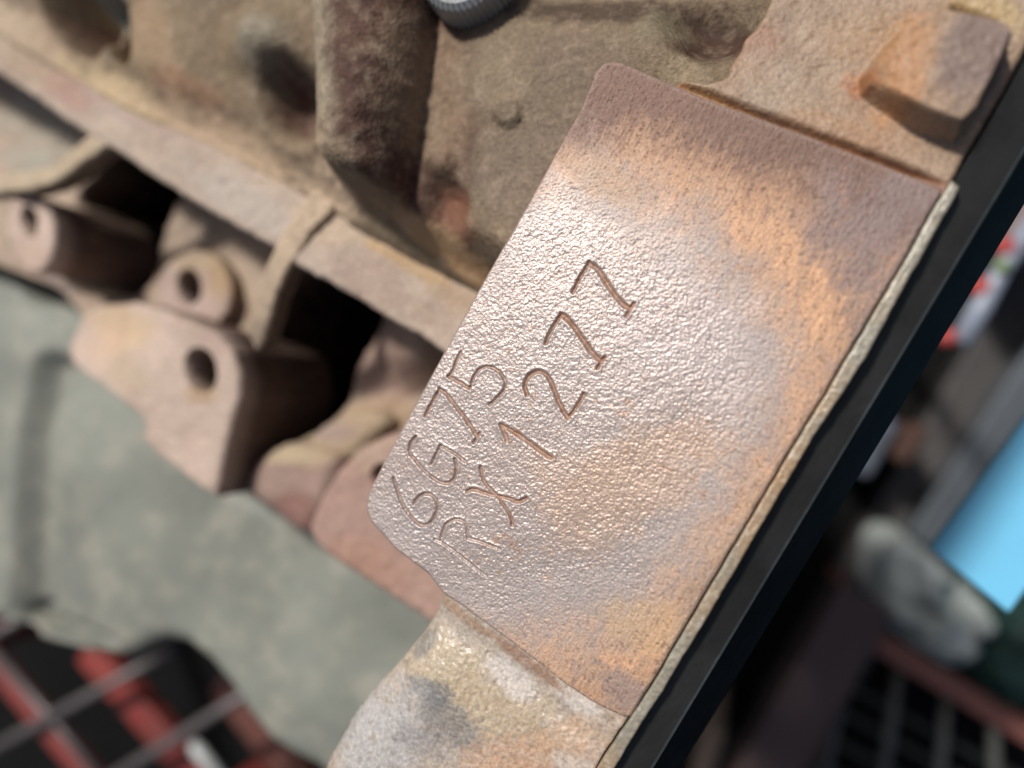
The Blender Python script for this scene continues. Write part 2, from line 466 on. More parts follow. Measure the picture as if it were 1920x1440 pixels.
def pad_h(x, y, px, py, d):
    g, ru, lip = groove(x, y)
    L = sstep(-70, 60, sdf(px, py, lil) + 40 * fbm(px, py, 90, 3, 2))
    peel = (fbm(x, y, 0.29, 2, 1, 0.7) * 0.046 + .022 * np.abs(vnoise(x, y, .55, 61)) + .016 * fbm(x, y, 1.1, 2, 41) - .05 * sstep(.5, .9, vnoise(x, y, .42, 71))) * (0.28 + 0.72 * L)
    pits = -0.06 * sstep(0.45, 0.85, vnoise(x * 1.1 + y * .3, y * 0.8, 0.36, 21)) * (1 - 0.6 * L)
    # rolled grain along the edge
    a = math.radians(62)
    xr, yr = rot(x, y, -a)
    grain = 0.035 * vnoise(xr * 0.35, yr * 1.4, 0.32, 6) * (1 - L)
    z = peel + pits + grain + 0.10 * fbm(x, y, 7, 3, 4)
    for pts, hw, dep in scratches:
        wx, wy = W([p[0] for p in pts], [p[1] for p in pts], 0.0)
        dd, _, _ = seg_dist(x + .1 * vnoise(x, y, 1, 3), y, list(zip(wx, wy)))
        z = z - dep * (dd < 1.5) * np.exp(-(dd / hw) ** 2)
    z = z * (1 - 0.75 * np.clip(g * 5, 0, 1)) - g + lip
    return z

def pad_c(x, y, px, py, d):
    nn = fbm(px, py, 70, 5, 31); n2 = fbm(px, py, 16, 4, 35); n3 = fbm(x, y, 0.9, 3, 37)
    lilac = C(.375, .33, .315); orange = C(.55, .325, .19); brown = C(.19, .108, .078); mauve = C(.24, .175, .16)
    ga = math.radians(66); gx, gy = rot(x, y, -ga)
    st = fbm(gx * .22, gy * 1.0, 0.55, 3, 51); n4 = vnoise(x, y, .35, 53)
    rag = 22 * st + 12 * n3 + 6 * n4
    s = sdf(px, py, lil) + 60 * nn + 18 * n2 + 1.0 * rag
    tl, _, _ = seg_dist(px, py, top_line)
    c = orange * (1 - 0.22 * np.clip(nn + .3 * n3, -1, 1) - .16 * st)[:, None]
    od = sstep(.15, .6, n2 + .6 * st)[:, None] * .35; c = c * (1 - od) + C(.36, .21, .14) * od
    t = sstep(175, 55, tl + 45 * nn + 18 * n2 + 1.6 * rag)[:, None]; c = c * (1 - t) + brown * t
    b = sstep(-60, 50, sdf(px, py, brown_blob) + 60 * nn + 16 * n2 + 1.4 * rag)[:, None] * .9; c = c * (1 - b) + mauve * b
    L = sstep(-125, 90, s)[:, None] * .9; c = c * (1 - L) + lilac * L
    c = splat(c, px, py, [(1180, 900, 200, 100, -30, (.50, .33, .22), .55), (1060, 880, 90, 50, 0, (.48, .33, .24), .4), (1430, 1010, 70, 160, 32, (.52, .36, .24), .5),
                          (1170, 1290, 70, 40, 30, (.30, .22, .19), .8), (1300, 1130, 25, 130, 32, (.35, .25, .18), .6),
                          (1120, 330, 100, 40, 30, (.5, .34, .22), .5), (1300, 640, 170, 120, 30, (.42, .36, .35), .5), (760, 960, 90, 90, 0, (.40, .35, .335), .6), (1230, 1180, 120, 60, 20, (.56, .37, .21), .6)])
    ed = sstep(1.0, 0.2, d)[:, None] * .4
    c = c * (1 - ed) + C(.33, .24, .2) * ed
    pit = sstep(0.45, 0.85, vnoise(x * 1.1 + y * .3, y * 0.8, 0.36, 21))[:, None] * (0.5 - 0.35 * L); c = c * (1 - pit) + C(.16, .09, .06) * pit
    fr = sstep(.55, .8, vnoise(gx, gy, .9, 91) * .7 + .5 * fbm(px, py, 120, 3, 92))[:, None] * .45; c = c * (1 - fr) + C(.38, .21, .13) * fr
    g, ru, lip = groove(x, y)
    ru = (ru * (0.85 + 0.3 * n3))[:, None].clip(0, 1); c = c * (1 - ru) + C(.42, .205, .105) * ru
    db = sstep(.12, .34, g)[:, None] * .35; c = c * (1 - db) + C(.17, .09, .06) * db
    return c

def pad_g(x, y, px, py, d):
    g, ru, lip = groove(x, y)
    L = sstep(-40, 130, sdf(px, py, lil) + 60 * fbm(px, py, 80, 4, 31))
    return (0.05 + 0.85 * L) * (1 - 0.8 * np.clip(ru, 0, 1))

sheet('stamped_pad', pad_outline, 0.0, pad_h, M['pad'], eng, step=0.092, skirt=26, fillet=0.5, colfun=pad_c, glossfun=pad_g, rows=4, wob=0.09)

# ---- lower face: below the pad, a step down that fades towards the seam, rolling over at the left
lowf = [(815, 1090), (828, 1112), (862, 1135), (910, 1170), (960, 1207), (1010, 1246), (1060, 1284), (1110, 1318), (1165, 1345), (1183, 1345), (1206, 1306),
        (1165, 1365), (1118, 1438), (1040, 1560), (980, 1660), (540, 1660), (560, 1540), (590, 1450), (616, 1400), (650, 1345), (690, 1295), (735, 1245), (775, 1195), (803, 1148)]
lowf = [(800, 1085), (870, 1110), (1000, 1200), (1100, 1280), (1150, 1310), (1203, 1306), (1165, 1365), (1118, 1438), (1040, 1560), (980, 1660), (540, 1660), (560, 1540), (590, 1450), (616, 1400), (650, 1345), (690, 1295), (735, 1245), (775, 1195), (800, 1155), (812, 1125)]
lf_left = [(812, 1100), (800, 1155), (775, 1195), (735, 1245), (690, 1295), (650, 1345), (616, 1400), (590, 1450), (560, 1540), (540, 1660)]
pad_low_line = [(828, 1112), (862, 1135), (910, 1170), (960, 1207), (1010, 1246), (1060, 1284), (1110, 1318), (1165, 1345)]
def low_h(x, y, px, py, d):
    wx, wy = W([p[0] for p in lf_left], [p[1] for p in lf_left], -1.5)
    dl, _, _ = seg_dist(x, y, list(zip(wx, wy)))
    t = np.clip(1 - dl / 9.0, 0, 1)
    roll = -4.5 * (1 - np.sqrt(np.clip(1 - t * t, 0, 1)))
    fade = sstep(1000, 1190, px)
    dp, _, _ = seg_dist(px, py, pad_low_line)
    z = -1.7 * (1 - fade) - 0.35 * fade - 0.5 * np.exp(-((dp - 45) / 30) ** 2) + roll
    a = math.radians(75); xr, yr = rot(x, y, -a)
    return z + 0.09 * fbm(xr * .45, yr * 1.5, 0.8, 3, 12) + 0.07 * fbm(x, y, 0.5, 2, 5) + 0.25 * fbm(x, y, 9, 3, 7)
def low_c(x, y, px, py, d):
    a = math.radians(75); xr, yr = rot(x, y, -a)
    st = fbm(xr * .3, yr, .7, 4, 81)
    c = np.tile(C(.42, .35, .285), (len(x), 1)) * (1 + .2 * fbm(px, py, 30, 4, 3) + .22 * st)[:, None]
    c = splat(c, px, py, [(850, 1255, 110, 60, 20, (.47, .37, .23), .6), (930, 1330, 130, 70, 20, (.46, .35, .21), .6), (700, 1390, 110, 110, 0, (.42, .40, .385), .9),
                             (802, 1300, 50, 28, 10, (.13, .135, .14), .75), (835, 1350, 90, 36, 40, (.17, .165, .16), .7), (790, 1395, 80, 30, 20, (.22, .20, .19), .5),
                             (785, 1215, 34, 20, -40, (.15, .155, .16), .6), (760, 1330, 60, 30, -50, (.36, .34, .32), .6), (955, 1275, 66, 30, 40, (.60, .54, .49), .8), (1090, 1322, 80, 20, 38, (.62, .55, .49), .9),
                             (960, 1430, 110, 60, -10, (.50, .30, .18), .7), (1060, 1390, 80, 50, 0, (.48, .31, .19), .7), (1080, 1440, 60, 30, 30, (.56, .49, .42), .7), (1000, 1252, 100, 13, 37, (.30, .17, .11), .85), (1150, 1370, 40, 40, 0, (.42, .31, .22), .7), (860, 1155, 70, 13, 36, (.36, .23, .15), .8)])
    dk = sstep(.2, .6, fbm(px, py, 9, 3, 83) + .5 * st)[:, None] * .45
    return c * (1 - dk) + C(.2, .155, .125) * dk
sheet('lower_face', lowf, -1.5, low_h, M['face'], eng, step=0.2, skirt=28, fillet=0.4, colfun=low_c, rows=5, wob=0.25)

# ---- upper face beyond the top edge of the pad, with the raised lug
upf = [(1215, 165), (1250, 150), (1330, 160), (1365, 145), (1378, 110), (1400, 70), (1432, 30), (1450, -10), (1470, -160), (2050, -160), (1990, -20), (1925, 90), (1880, 180), (1830, 262), (1790, 330), (1768, 372), (1700, 360), (1500, 300), (1300, 215)]
lug = smooth([(1600, 165), (1648, 100), (1715, 40), (1800, 50), (1893, 80), (1862, 150), (1800, 272), (1745, 258), (1690, 232), (1660, 212)], 1)
def up_h(x, y, px, py, d):
    tl, _, _ = seg_dist(px, py, [(1120, 100)] + top_line[2:])
    z = -0.25 - 1.5 * np.exp(-(tl / 9) ** 2) * sstep(1790, 1700, px) - 0.9 * sstep(15, 110, tl) + 0.15 * fbm(x, y, 6, 3, 9)
    s = sdf(px, py, lug)
    ramp_left = np.clip((px - 1590) / 130, 0, 1)
    z = z + 5.6 * sstep(-6, 16, s) * (.35 + .65 * sstep(0, .8, ramp_left)) 
    z = z + 0.05 * fbm(x, y, 0.5, 3, 15) - 0.10 * sstep(.35, .8, vnoise(x, y, .6, 22))
    g, _, _ = seg_dist(px, py, [(1795, 18), (1825, 30), (1862, 46)])
    z = z - 1.4 * np.exp(-(g / 9) ** 2)
    return z
def up_c(x, y, px, py, d):
    c = np.tile(C(.33, .26, .20), (len(x), 1)) * (1 + .25 * fbm(px, py, 40, 4, 3))[:, None]
    tl, _, _ = seg_dist(px, py, [(1120, 100)] + top_line[2:])
    gr = (sstep(16, 6, tl) * .8)[:, None]; c = c * (1 - gr) + C(.20, .085, .045) * gr
    return splat(c, px, py, [(1400, 110, 60, 90, 30, (.30, .17, .12), .6), (1440, 160, 100, 60, 20, (.36, .31, .26), .6), (1340, 195, 110, 20, 22, (.40, .27, .13), .6), (1690, 140, 50, 110, 15, (.44, .26, .13), .8), (1610, 160, 40, 25, 30, (.36, .16, .07), .8),
                             (1810, 140, 80, 110, 20, (.20, .155, .15), .95), (1850, 20, 90, 40, 20, (.44, .36, .20), .8), (1620, 60, 90, 60, 0, (.36, .25, .15), .5), (1560, 250, 110, 30, 20, (.36, .22, .13), .5), (1520, 20, 90, 30, 0, (.26, .20, .15), .6)])
M['upper'] = cast_mat('upper_face_metal', rust=(0.42, 0.20, 0.09), rust_amt=0.25, pale=(0.5, 0.44, 0.37), pale_amt=0.3, bump=0.45, rough=0.55, spec=0.5, fine=1900, mid=450, bdist=0.0003, tint=(.92, .80, .68))
sheet('upper_face', upf, -1.0, up_h, M['upper'], eng, step=0.22, skirt=30, fillet=0.7, colfun=up_c, rows=5, wob=0.3)

# ---- end plate: thin strip along the seam
strip_in = [(1786, 336), (1767, 364), (1703, 478), (1613, 629), (1560.5, 718), (1482.5, 846), (1408, 973), (1360, 1052), (1329, 1106), (1212, 1302), (1120, 1441), (1000, 1640)]
strip_out = [(1040, 1640), (1156, 1436), (1200, 1362), (1243, 1298), (1262, 1262), (1306, 1192), (1387, 1056), (1452, 945), (1524, 822), (1575, 745), (1626, 666), (1700, 530), (1782, 386), (1800, 350)]
def strip_h(x, y, px, py, d):
    return -0.15 + 0.06 * fbm(x, y, 0.9, 3, 17) + 0.10 * fbm(x, y, 5, 2, 3)
sheet('end_plate', strip_in + strip_out, 0.0, strip_h, M['strip'], eng, step=0.16, skirt=9, fillet=0.3, rows=3, wob=0.10)

# ---- cast side wall (upper left), deeper than the pad and falling away to the left
def zrail(px): return -27 - 7 * sstep(900, 0, px)
def zwall(px): return -8 - 24 * sstep(1250, -100, px)
rail_line = [(-900, -560), (-300, -140), (0, 62), (200, 180), (380, 262), (560, 355), (680, 425), (900, 535), (1100, 640)]
barrel = [(708, -260), (712, 0), (712, 120), (706, 250), (700, 345)]
def wall_h(x, y, px, py, d):
    z = zwall(px) + 0.5 * fbm(x, y, 12, 3, 2)
    dd, _, cy_ = seg_dist(px, py, barrel)
    R = 112 - 0.11 * np.clip(py, 0, 400)
    t = np.clip(dd / R, 0, 1)
    z = z + 14 * (1 - t ** 2.4) ** .7 * (dd < R) * sstep(440, 335, py + 10 * fbm(px, py, 30, 3, 2))
    z = z - 5 * sstep(40, 10, np.hypot((px - 700) * .7, py - 388))
    z = z + 1.3 * sstep(30, 22, np.hypot(px - 953, (py - 212))) + 0.6 * sstep(75, 30, np.hypot(px - 935, py - 170))
    z = z + 7 * sstep(95, 5, np.hypot((px - 515) * .9, py - 85)) - 9 * sstep(75, 15, np.hypot((px - 548), (py - 195) * .8))
    dd2, _, _ = seg_dist(px, py, [(385, -200), (350, 40), (330, 160)]); z = z + 4 * sstep(130, 20, dd2)
    dd3, _, _ = seg_dist(px, py, [(100, -150), (130, 0), (150, 48)]); z = z - 24 * sstep(62, 26, dd3)
    dd4, _, _ = seg_dist(px, py, [(215, 20), (228, 95)]); z = z - 10 * sstep(30, 8, dd4)
    dd4, _, _ = seg_dist(px, py, [(195, -100), (200, 40)]); z = z + 6 * sstep(40, 8, dd4)
    z = z - 3.5 * sstep(52, 12, np.hypot(px - 835, (py - 385) * .75)) + 2.0 * sstep(40, 8, np.hypot(px - 826, py - 300))
    z = z - 6 * sstep(105, 15, np.hypot((px - 1340) * .8, py - 30)) + 2 * sstep(80, 10, np.hypot(px - 1235, (py - 60) * .8)) - 12 * sstep(130, -180, py) * sstep(880, 1020, px) * sstep(1500, 1380, px)
    yl = np.interp(px, [p[0] for p in rail_line], [p[1] for p in rail_line])
    below = (py - yl) * .87
    w_ = sstep(-105, 4, below) ** 1.3
    z = z * (1 - w_) + (zrail(px) + 1.0 - 0.12 * np.clip(below, 0, 200)) * w_
    crust = sstep(.0, .6, fbm(px, py, 90, 3, 5))
    return z + (0.12 + 0.5 * sstep(190, 90, dd)) * fbm(x, y, 2.4, 4, 14) * (0.6 + crust) + 0.16 * fbm(x, y, 0.9, 2, 18)
def wall_c(x, y, px, py, d):
    c = np.tile(C(.235, .20, .15), (len(x), 1)) * (1 + .22 * fbm(px, py, 80, 4, 3))[:, None]
    c = splat(c, px, py, [(660, 100, 55, 270, -3, (.36, .34, .28), .95), (790, 180, 105, 320, -3, (.095, .055, .045), 1.0), (820, 190, 60, 150, 0, (.34, .28, .21), .7), (960, 140, 120, 90, 0, (.27, .23, .18), .6),  # barrel: lit left side and shaded right side painted into the colour
                             (1080, 120, 110, 120, 0, (.20, .165, .135), .7), (1000, 330, 120, 110, 0, (.22, .185, .16), .7), (840, 410, 50, 60, 0, (.26, .13, .09), .8), (500, 90, 60, 60, 0, (.30, .31, .27), .6), (548, 180, 55, 70, 0, (.12, .07, .06), .9),  # the dark patch under the lump is painted shade
                             (400, 100, 90, 110, 0, (.24, .20, .14), .8), (290, 90, 60, 110, -15, (.37, .29, .20), .8), (360, 190, 80, 40, 30, (.40, .26, .18), .8), (135, 30, 60, 70, 0, (.16, .09, .07), .9), (205, 10, 30, 40, 0, (.38, .42, .38), .8), (225, 85, 22, 50, 0, (.22, .15, .08), .8),
                             (30, 80, 130, 70, 30, (.52, .45, .36), .9), (200, 170, 140, 50, 30, (.58, .49, .34), .95), (400, 255, 180, 55, 28, (.60, .49, .37), .95), (590, 340, 90, 60, 0, (.56, .47, .37), .95), (1330, 45, 80, 75, 0, (.07, .04, .03), 1.0), (1140, -10, 260, 42, 0, (.08, .058, .046), .9), (1240, 30, 60, 50, 0, (.24, .23, .17), .6),  # dark hollow and dark band along the top are painted shadow
                             (1270, 130, 60, 30, 10, (.34, .30, .22), .8), (780, 430, 120, 30, 30, (.46, .35, .22), .9), (860, 500, 100, 25, 30, (.46, .33, .20), .9)])
    lv = (.84 + .16 * sstep(.30, .5, c[:, 0]))[:, None]
    return c * lv * np.array((1.0, .97, .94))
wall_out = [(-320, -420), (1560, -420), (1560, 60), (1470, 260), (1300, 420), (1100, 690), (900, 560), (680, 450), (560, 382), (380, 288), (200, 206), (0, 88), (-320, -124), (-900, -520)]
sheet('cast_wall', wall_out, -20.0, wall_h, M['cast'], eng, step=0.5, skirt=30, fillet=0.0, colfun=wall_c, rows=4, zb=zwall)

# ---- flange running diagonally across
rail_out = [(-300, -120), (0, 28), (120, 108), (260, 182), (400, 255), (520, 316), (625, 372), (760, 450), (900, 520), (1000, 590), (1000, 780), (900, 745), (856, 700), (826, 662), (780, 628), (735, 604), (690, 575), (640, 545), (600, 520), (560, 502), (525, 470), (470, 440), (400, 400), (310, 345), (262, 316), (215, 280), (180, 262), (120, 224), (60, 180), (0, 140), (-300, -20)]
mid_rail = [(-300, -90), (0, 82), (200, 190), (380, 272), (560, 362), (680, 430), (900, 540)]
def rail_h(x, y, px, py, d):
    dm, _, _ = seg_dist(px, py, mid_rail)
    up = np.where((py - np.interp(px, [p[0] for p in mid_rail], [p[1] for p in mid_rail])) < 0, dm, 0)
    return zrail(px) - 1.5 * sstep(600, 680, px) + 0.0 * up + 0.28 * fbm(x, y, 2.0, 4, 14) + 0.5 * fbm(x, y, 14, 2, 1)
def rail_c(x, y, px, py, d):
    c = np.tile(C(.46, .40, .355), (len(x), 1)) * (1 + .14 * fbm(px, py, 60, 4, 3))[:, None]
    return splat(c, px, py, [(60, 110, 90, 50, 30, (.45, .38, .30), .7), (130, 170, 60, 40, 30, (.40, .27, .24), .8), (230, 200, 110, 30, 30, (.40, .33, .31), .6), (210, 130, 90, 22, 28, (.50, .42, .28), .8), (450, 370, 130, 40, 30, (.42, .405, .39), .7), (340, 220, 140, 22, 26, (.54, .45, .34), .8), (540, 330, 90, 25, 28, (.54, .44, .34), .8),
                             (680, 520, 90, 50, 30, (.38, .31, .28), .7), (640, 430, 60, 40, 0, (.50, .42, .34), .8), (780, 580, 80, 30, 30, (.37, .31, .27), .7), (860, 560, 80, 30, 30, (.42, .33, .24), .7), (760, 490, 110, 16, 28, (.50, .36, .20), .7)])
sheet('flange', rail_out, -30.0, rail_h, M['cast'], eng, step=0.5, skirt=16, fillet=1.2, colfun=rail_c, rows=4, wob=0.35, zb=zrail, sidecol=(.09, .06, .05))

# ---- recessed floor between the flange and the sump, with deep pits
fl_out = [(-320, -60), (0, 110), (215, 240), (420, 360), (600, 460), (800, 560), (1000, 700), (1050, 900), (1000, 1080), (860, 1150), (640, 1030), (420, 880), (200, 640), (110, 540), (0, 497), (-320, 380)]
pitA = smooth([(140, 372), (190, 320), (215, 268), (300, 300), (350, 350), (318, 392), (240, 400), (180, 396)], 1)
pitB = smooth([(300, 330), (330, 380), (300, 440), (290, 520), (240, 560), (150, 545), (120, 520), (100, 400), (200, 400), (280, 400)], 1)
pitC = smooth([(470, 640), (540, 500), (640, 520), (740, 600), (690, 640), (660, 700), (650, 760), (590, 810), (500, 850), (470, 900), (400, 940), (410, 760)], 1)
def floor_h(x, y, px, py, d):
    z = -66 + 1.0 * fbm(x, y, 12, 3, 2)
    z = z + 6 * sstep(120, 10, np.hypot(px - 560, (py - 900))) + 5 * sstep(90, 10, np.hypot(px - 680, py - 830))
    s = np.maximum(sdf(px, py, pitA), sdf(px, py, pitC)); s = np.maximum(s, sdf(px, py, pitB))
    s = np.maximum(s, 28 - np.hypot(px - 390, (py - 545) * .8))
    z = z - 75 * sstep(-6, 14, s)
    z = z + 12 * sstep(110, 20, np.hypot((px - 800), py - 640))
    return z + 0.6 * fbm(x, y, 3, 4, 9)
def floor_c(x, y, px, py, d):
    c = np.tile(C(.44, .37, .31), (len(x), 1)) * (1 + .2 * fbm(px, py, 60, 4, 3))[:, None]
    c = splat(c, px, py, [(80, 230, 120, 60, 30, (.42, .41, .36), .8), (60, 300, 70, 40, 0, (.42, .44, .40), .8), (420, 430, 110, 50, 30, (.42, .36, .30), .8), (410, 550, 60, 60, 0, (.42, .32, .22), .7), (740, 680, 110, 100, 0, (.36, .26, .235), .8), (740, 780, 90, 40, 0, (.40, .31, .22), .8),
                             (600, 820, 110, 50, -10, (.42, .36, .26), .8), (530, 930, 90, 60, 0, (.26, .16, .14), .8), (120, 530, 70, 30, 0, (.30, .27, .27), .8), (440, 900, 60, 60, 0, (.36, .28, .25), .7)])
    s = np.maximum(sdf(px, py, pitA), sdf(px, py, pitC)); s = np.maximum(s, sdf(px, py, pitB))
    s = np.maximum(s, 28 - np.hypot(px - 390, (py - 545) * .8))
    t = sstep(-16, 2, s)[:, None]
    return c * (1 - t) + C(.016, .010, .008) * t  # pits coloured near black, shade painted on top of their real depth
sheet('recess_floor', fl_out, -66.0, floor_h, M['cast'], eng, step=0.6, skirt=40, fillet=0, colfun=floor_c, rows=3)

# ---- ribs
def ribbon(pts, widths):
    """outline of a curved rib from its centre line and half widths"""
    c = curve(pts, 5); wd = np.interp(np.linspace(0, 1, len(c)), np.linspace(0, 1, len(widths)), widths)
    L = []; R = []
    for i, p in enumerate(c):
        a = np.array(c[min(i + 1, len(c) - 1)]) - np.array(c[max(i - 1, 0)]); a = a / (np.linalg.norm(a) + 1e-9)
        nrm = np.array([-a[1], a[0]]) * wd[i]
        L.append((p[0] + nrm[0], p[1] + nrm[1])); R.append((p[0] - nrm[0], p[1] - nrm[1]))
    return L + R[::-1]
def rib(name, pts, wd, z0, z1, colr, skirt=5):
    a, b = pts[0], pts[-1]; L2 = (b[0] - a[0]) ** 2 + (b[1] - a[1]) ** 2
    def h(x, y, px, py, d):
        t = np.clip(((px - a[0]) * (b[0] - a[0]) + (py - a[1]) * (b[1] - a[1])) / L2, 0, 1)
        return z0 + (z1 - z0) * t ** 2.6 + 0.25 * fbm(x, y, 2, 3, 4)
    def c(x, y, px, py, d): return np.tile(np.array(colr, float), (len(x), 1)) * (1 + .16 * fbm(px, py, 30, 3, 8))[:, None]
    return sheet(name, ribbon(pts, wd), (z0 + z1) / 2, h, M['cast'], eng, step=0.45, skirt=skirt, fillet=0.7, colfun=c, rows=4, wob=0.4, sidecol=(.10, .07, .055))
rib('rib', [(650, 384), (612, 428), (568, 484), (530, 533), (492, 582), (462, 610), (425, 628)], [27, 23, 20, 19, 19, 20, 22], -27.6, -44, (.50, .42, .33))
rib('rib', [(236, 262), (200, 288), (160, 316), (118, 338), (60, 345), (0, 345), (-80, 340)], [22, 17, 15, 17, 17, 16, 16], -33.5, -44, (.50, .44, .34))

# ---- bosses and the bracket, posts standing up towards the viewer
def holes(px, py, hs, z):
    for (cx, cy, rx, ry, ang, dep) in hs:
        a = math.radians(ang); dx = px - cx; dy = py - cy
        u = (dx * math.cos(a) + dy * math.sin(a)) / rx; v = (-dx * math.sin(a) + dy * math.cos(a)) / ry
        z = z - dep * sstep(1.10, .92, np.hypot(u, v))
    return z
def holemask(px, py, hs):
    r = np.zeros(px.shape)
    for (cx, cy, rx, ry, ang, dep) in hs:
        a = math.radians(ang); dx = px - cx; dy = py - cy
        u = (dx * math.cos(a) + dy * math.sin(a)) / rx; v = (-dx * math.sin(a) + dy * math.cos(a)) / ry
        r = np.maximum(r, sstep(1.15, .95, np.hypot(u, v)))
    return r
def ell(cx, cy, rx, ry, ang=0, k=40):
    a = math.radians(ang)
    return [(cx + rx * math.cos(t) * math.cos(a) - ry * math.sin(t) * math.sin(a), cy + rx * math.cos(t) * math.sin(a) + ry * math.sin(t) * math.cos(a)) for t in np.linspace(0, 2 * math.pi, k, endpoint=False)]
def post(name, outline, z0, hs, base, stains, skirt, fillet=1.3, tilt=None, step=0.4):
    def h(x, y, px, py, d):
        z = np.full(x.shape, float(z0)) + 0.2 * fbm(x, y, 2, 3, 6) + 0.3 * fbm(x, y, 9, 2, 2)
        if tilt is not None: z = z + tilt(px, py)
        return holes(px, py, hs, z)
    def c(x, y, px, py, d):
        cc = splat(np.tile(np.array(base, float), (len(x), 1)) * (1 + .12 * fbm(px, py, 40, 4, 8))[:, None], px, py, stains)
        t = holemask(px, py, hs)[:, None]; cc = cc * (1 - t) + C(.03, .022, .02) * t
        return cc
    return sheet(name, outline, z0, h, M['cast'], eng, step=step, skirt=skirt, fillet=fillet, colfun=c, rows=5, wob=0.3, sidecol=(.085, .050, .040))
post('bolt_boss', ell(57, 437, 44, 74, -8), -42, [(55, 415, 14, 27, -12, 16)], (.58, .49, .45), [(60, 480, 40, 30, 0, (.58, .46, .40), .6)], 34)
post('bolt_boss', ell(362, 548, 72, 80, 10), -61, [(354, 538, 21, 31, -8, 18)], (.46, .38, .36), [(420, 500, 40, 60, 0, (.44, .33, .2), .8), (360, 490, 60, 24, 0, (.46, .39, .28), .7)], 20)
br = [(82, 622), (98, 582), (140, 562), (220, 560), (300, 580), (360, 604), (412, 628), (436, 660), (450, 705), (448, 745), (432, 800), (420, 850), (405, 932), (372, 915), (330, 880), (290, 850), (268, 826), (272, 800), (262, 780), (190, 728), (108, 682), (86, 655)]
post('bolt_bracket', br, -46, [(376, 694, 27, 40, -14, 22)], (.52, .44, .40),
     [(200, 610, 100, 50, 15, (.58, .47, .34), .9), (160, 640, 50, 50, 30, (.56, .43, .34), .6), (230, 700, 60, 40, 40, (.44, .38, .29), .6), (375, 740, 40, 22, 0, (.46, .35, .22), .7), (400, 640, 40, 30, 20, (.46, .38, .36), .6)], 40, 1.6,
     tilt=lambda px, py: -9 * sstep(330, 130, px) * sstep(760, 600, py))
post('bolt_boss', smooth([(572, 1005), (590, 950), (632, 878), (690, 826), (770, 800), (860, 810), (960, 860), (1000, 960), (990, 1100), (920, 1200), (850, 1195), (800, 1168), (700, 1100), (620, 1050)], 2), -44, [(718, 892, 20, 20, 0, 16)], (.36, .255, .23),
     [(740, 850, 110, 40, -15, (.42, .33, .28), .7), (700, 960, 120, 60, 0, (.37, .27, .25), .6), (680, 1060, 90, 50, 30, (.38, .24, .20), .7)], 26, 2.2, step=0.5)
post('casting_lump', smooth([(440, 900), (480, 850), (540, 825), (600, 840), (640, 860), (620, 930), (590, 1000), (560, 1010), (500, 960), (455, 935)], 2), -56, [], (.33, .25, .23), [(560, 850, 90, 30, 0, (.44, .38, .28), .9), (550, 960, 50, 50, 0, (.24, .13, .12), .8)], 20, 5.0, step=0.5)
post('casting_lump', smooth([(560, 850), (590, 800), (640, 775), (700, 760), (740, 790), (700, 830), (640, 880)], 2), -60, [], (.42, .35, .26), [(620, 810, 50, 30, 0, (.36, .30, .29), .8)], 20, 4.0, step=0.5)

# ---- sump: grey green painted pan
pan_out = [(-320, 470), (0, 500), (120, 560), (300, 760), (430, 900), (560, 960), (760, 1060), (900, 1150), (960, 1300), (800, 1520), (640, 1520), (590, 1445), (545, 1420), (500, 1390), (462, 1340), (430, 1290), (392, 1245), (345, 1212), (300, 1203), (262, 1222), (225, 1238), (150, 1222), (80, 1205), (30, 1180), (0, 1172), (-320, 1080)]
def pan_h(x, y, px, py, d):
    z = np.full(x.shape, -80.0)
    g, _, _ = seg_dist(px, py, [(95, 700), (72, 820), (62, 960), (52, 1150)])
    z = z - 7 * sstep(52, 8, g)
    g2, _, _ = seg_dist(px, py, [(40, 1150), (110, 1172), (200, 1205)]); z = z - 4 * sstep(22, 4, g2)
    g3, _, _ = seg_dist(px, py, [(20, 1172), (80, 1195), (160, 1220)]); z = z + 2 * sstep(24, 6, g3)
    z = z - 5 * sstep(60, 10, np.hypot(px - 60, py - 520)) + 3 * fbm(x, y, 45, 2, 3) 
    z = z - 5 * sstep(250, 60, px) * sstep(700, 500, py)
    return z + 0.15 * fbm(x, y, 3, 3, 9)
sheet('sump', pan_out, -80.0, pan_h, M['pan'], eng, step=0.8, skirt=60, fillet=6.0, rows=5)

# ---- knurled plug at the top
def plug():
    c = P3(866, -60, -8); k = 88; v = []; f = []
    prof = [(7.2, 8), (7.2, -12)]
    R = 7.4
    rings = [(R * 0.62, 5.6), (R * 0.86, 5.2), (R * .97, 4.3), (R, 3.2), (R, -3)]
    for r, z in rings:
        for i in range(k):
            a = 2 * math.pi * i / k; rr = r * (1 + (0.035 if i % 2 else -0.02) * (r > 7))
            v.append((c.x + rr * math.cos(a), c.y + rr * math.sin(a), z - 12))
    for j in range(len(rings) - 1):
        for i in range(k):
            i2 = (i + 1) % k; f.append((j * k + i, (j + 1) * k + i, (j + 1) * k + i2, j * k + i2))
    f.append(tuple(range(k)))
    return mesh_obj('knurled_plug', v, f, M['bolt'], eng, False)
plug()

# ---- body of the block below all this, down to the floor it stands on
v, f = box_verts(-22, 8, -262, 84, 96, 316)
bevel(mesh_obj('crankcase', v, f, plain_mat('dark_oily_iron', (.05, .035, .03), .7, .4, 40, .6, .002), eng, False), 6)

